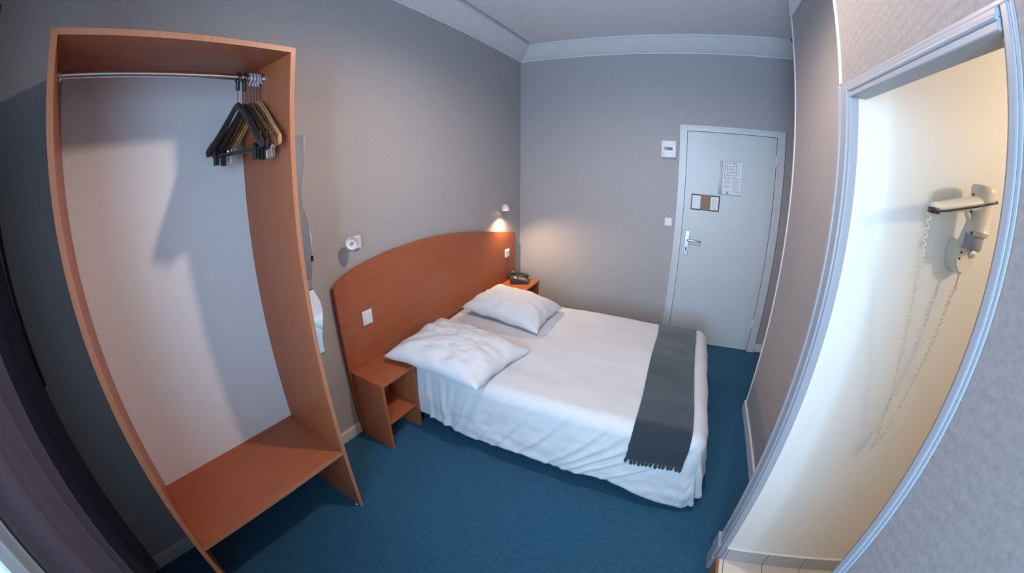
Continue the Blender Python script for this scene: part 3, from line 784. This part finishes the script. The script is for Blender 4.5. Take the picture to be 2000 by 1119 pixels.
# ------------------------------------------------------------------ hair dryer on the bathroom wall
hd = thing('hair_dryer', 'ivory wall mounted hair dryer with a coiled cord on the bathroom wall', 'hair dryer', (2.57, YO, 1.50))
bm = bmesh.new()
sh = [(2.551, 1.568), (2.549, 1.535), (2.555, 1.508), (2.570, 1.490), (2.592, 1.484), (2.614, 1.490), (2.629, 1.508), (2.636, 1.535), (2.636, 1.568), (2.625, 1.582), (2.562, 1.582)]
prism(bm, sh, 'y', YO - 0.052, YO - 0.001)
bmesh.ops.bevel(bm, geom=[e for e in bm.edges if abs(e.verts[0].co.y - e.verts[1].co.y) < 1e-5 and e.verts[0].co.y < YO - 0.03], offset=0.008, segments=3, affect='EDGES')
obj('wall_unit', bm, M_cream, hd, True)
for dx, dz in ((0, 0), (-0.003, -0.018)):
    bm = bmesh.new(); lathe(bm, [(0, 0), (0.0035, 0), (0.0035, 0.002), (0, 0.002)], (2.570 + dx, YO - 0.052, 1.550 + dz), (0, -1, 0), 10); obj('socket_hole', bm, M_black, hd)
bm = bmesh.new(); lathe(bm, [(0, 0), (0.013, 0), (0.012, 0.006), (0.006, 0.008), (0, 0.008)], (2.614, YO - 0.052, 1.552), (0, -1, 0), 18); obj('knob', bm, M_chrome, hd, True)
# holster arm, grey handle stub, barrel and nozzle
bm = bmesh.new(); tube(bm, [(2.585, 1.050, 1.575), (2.585, 1.040, 1.610), (2.590, 1.020, 1.650)], [0.024, 0.020, 0.026], 16); obj('holster', bm, M_cream, hd, True)
bm = bmesh.new(); lathe(bm, [(0, -0.058), (0.026, -0.058), (0.030, -0.050), (0.031, -0.004), (0.028, 0.0)], (2.592, 1.015, 1.622), (0.08, 0, 1), 24); obj('air_intake', bm, M_greyp, hd, True)
bm = bmesh.new(); lathe(bm, [(0.0, 0.0), (0.030, 0.0), (0.037, 0.006), (0.040, 0.014), (0.037, 0.022), (0.036, 0.09), (0.040, 0.120), (0.040, 0.130), (0.036, 0.137), (0.0, 0.138)], (2.592, 1.010, 1.604), (0.05, 0, 1), 32)
obj('barrel', bm, M_cream, hd, True)
bm = bmesh.new(); tube(bm, [(2.590, 1.005, 1.696), (2.560, 1.002, 1.690), (2.480, 0.998, 1.674), (2.400, 0.995, 1.658)], [0.026, 0.022, 0.018, 0.014], 18); obj('hose_handle', bm, M_cream, hd, True)
bm = bmesh.new(); tube(bm, [(2.385, 0.972, 1.648), (2.44, 0.972, 1.658), (2.54, 0.972, 1.682), (2.58, 0.966, 1.694), (2.622, 0.970, 1.704), (2.640, 0.992, 1.708)], 0.0030, 8)
box(bm, (2.380, 0.972, 1.644), (2.412, 0.992, 1.660), 0.003); obj('black_strap', bm, M_black, hd, True)
bm = bmesh.new(); tube(bm, [(2.585, 1.02, 1.610), (2.560, 1.012, 1.640), (2.535, 1.008, 1.668), (2.548, 1.005, 1.680)], [0.010, 0.010, 0.009, 0.008], 10); obj('hanging_hook', bm, M_cream, hd, True)
for p in ((2.525, 0.975, 1.712), (2.530, 0.980, 1.668), (2.553, 0.990, 1.612)):
    bm = bmesh.new(); lathe(bm, [(0, 0), (0.004, 0), (0.004, 0.004), (0, 0.004)], p, (0, -1, 0), 10); obj('screw', bm, M_black, hd)
CL = [[2.39, 0.992, 1.648], [2.394, 1.0, 1.555], [2.402, 1.007, 1.495], [2.414, 1.015, 1.411], [2.428, 1.022, 1.317], [2.445, 1.03, 1.234], [2.468, 1.037, 1.128], [2.488, 1.045, 1.031], [2.506, 1.052, 0.93], [2.514, 1.06, 0.851]]
CR_ = [[2.590, 1.047, 1.450], [2.578, 1.049, 1.402], [2.575, 1.05, 1.353], [2.569, 1.052, 1.285], [2.563, 1.053, 1.216], [2.555, 1.055, 1.152], [2.546, 1.056, 1.066], [2.539, 1.057, 0.965], [2.530, 1.059, 0.899], [2.514, 1.06, 0.851]]
def coil_path(P, turns, r, wire, per=9):
    out = []; n = turns * per
    for i in range(n + 1):
        t = i / n; p = cat3(P, t); d = (cat3(P, min(1, t + 0.01)) - cat3(P, max(0, t - 0.01))).normalized()
        a = (Vector((1, 0, 0)) - d * d.x).normalized(); b = d.cross(a); w_ = 2 * PI * i / per
        out.append(p + (a * math.cos(w_) + b * math.sin(w_)) * r)
    q = bmesh.new(); tube(q, out, wire, 5); return q
def cat3(p, t):
    n = len(p) - 1; f = t * n; i = min(int(f), n - 1); f -= i
    P = [Vector(p[max(0, min(n, i + k))]) for k in (-1, 0, 1, 2)]
    return 0.5 * ((2 * P[1]) + (P[2] - P[0]) * f + (2 * P[0] - 5 * P[1] + 4 * P[2] - P[3]) * f * f + (3 * P[1] - P[0] - 3 * P[2] + P[3]) * f ** 3)
bm = coil_path(CL, 40, 0.0060, 0.0018)
t2 = coil_path(CR_, 32, 0.0060, 0.0018); merge(bm, t2)
tube(bm, [(2.590, 1.048, 1.490), (2.590, 1.048, 1.445)], 0.004, 8)
obj('coiled_cord', bm, M_cream, hd, True)

# ------------------------------------------------------------------ window and curtain behind the camera
bm = bmesh.new()
F0, F1 = NT + 0.01, NT + 0.06
box(bm, (WX0, F0, WZ0), (WX1, F1, WZ0 + 0.05)); box(bm, (WX0, F0, WZ1 - 0.05), (WX1, F1, WZ1))
box(bm, (WX0, F0, WZ0 + 0.05), (WX0 + 0.05, F1, WZ1 - 0.05)); box(bm, (WX1 - 0.03, F0, WZ0 + 0.05), (WX1, F1, WZ1 - 0.05))
wn = struct('window_1', bm, M_white)
obj('pane', B((WX0 + 0.04, NT + 0.03, WZ0 + 0.04), (WX1 - 0.02, NT + 0.034, WZ1 - 0.04)), M_glass, wn)
struct('window_sill', B((WX0 + 0.001, F1, WZ0), (WX1 - 0.001, NY + 0.02, WZ0 + 0.02), 0.004), M_white)
bm = bmesh.new(); box(bm, (WX0, F1, WZ0 + 0.02), (WX0 + 0.008, NY + 0.004, WZ1)); box(bm, (WX1 - 0.008, F1, WZ0 + 0.02), (WX1, NY + 0.004, WZ1)); box(bm, (WX0 + 0.008, F1, WZ1 - 0.008), (WX1 - 0.008, NY + 0.004, WZ1))
struct('trim_14', bm, M_white)

def curt(a, b):
    x = 0.006 + 0.77 * a
    y = -0.425 + 0.030 * math.sin(2 * PI * (a * 4.6 + 0.22)) + 0.010 * math.sin(2 * PI * a * 11 + 1.0) + 0.006 * math.sin(7 * b + 9 * a)
    y += 0.02 * sst(0.12, 0.0, a)
    return (x, y, 0.02 + 2.40 * b)
bm = bmesh.new(); grid(bm, curt, 150, 24)
cu = thing('curtain', 'heavy aubergine grey curtain hanging in folds in the near left corner', 'curtain', (0.4, -0.42, 0.02))
o = obj('cloth', bm, M_curtain, cu, 'all'); md = o.modifiers.new('thick', 'SOLIDIFY'); md.thickness = 0.004
bm = bmesh.new(); tube(bm, [(0.012, -0.355, 1.06), (0.012, -0.350, 2.38)], 0.006, 10); obj('draw_wand', bm, M_black, cu, True)
bm = bmesh.new(); lathe(bm, [(0, 0), (0.008, 0.0), (0.009, 0.02), (0.006, 0.03), (0, 0.03)], (0.012, -0.355, 1.032), (0, 0, 1), 12); obj('wand_tip', bm, M_greyp, cu, True)
def net(a, b):  # cloth added beside the curtain for the pale glow in the corner
    return (0.70 + 0.20 * a, -0.468 + 0.012 * math.sin(2 * PI * a * 3.2) + 0.003 * math.sin(30 * a + 5 * b), 0.40 + 2.0 * b)
bm = bmesh.new(); grid(bm, net, 50, 6)
o = obj('added_net_curtain', bm, M_net, None, 'all'); tag(o, 'bunched white net curtain, added to give the pale blue glow in the lower left corner', 'net curtain')
cr = thing('curtain_rail', 'round dark rail carrying the grey curtain at the window wall', 'curtain rail', (1.1, -0.42, 2.43))
bm = bmesh.new(); tube(bm, [(0.005, -0.42, 2.435), (2.15, -0.42, 2.435)], 0.012, 14); obj('rail', bm, M_steel, cr, True)
for x in (0.3, 1.9): obj('bracket', B((x, NY, 2.42), (x + 0.02, -0.42, 2.45), 0.003), M_steel, cr)

cl = thing('ceiling_lamp', 'round white ceiling lamp in the middle of the room, above the frame', 'ceiling lamp', (1.45, 1.36, 2.885))
bm = bmesh.new(); lathe(bm, [(0, 0.0), (0.06, 0.0), (0.06, 0.03), (0.02, 0.04), (0.0, 0.04)], (1.45, 1.36, 2.884), (0, 0, -1), 28); obj('ceiling_rose', bm, M_plastic, cl, True)
bm = bmesh.new(); lathe(bm, [(0.02, 0.03), (0.10, 0.08), (0.15, 0.15), (0.155, 0.17), (0.150, 0.17), (0.145, 0.15), (0.098, 0.085), (0.02, 0.036)], (1.45, 1.36, 2.884), (0, 0, -1), 40); obj('lamp_shade', bm, M_plastic, cl, True)
bl = thing('bathroom_lamp', 'small round lamp hanging from the bathroom ceiling, out of view', 'ceiling lamp', (3.25, 0.35, 2.45))
bm = bmesh.new(); lathe(bm, [(0, 0.0), (0.05, 0.0), (0.05, 0.02), (0.010, 0.03), (0.010, 0.30), (0.04, 0.31), (0.04, 0.34), (0, 0.34)], (3.25, 0.35, 2.449), (0, 0, -1), 24); obj('lamp_holder', bm, M_plastic, bl, True)
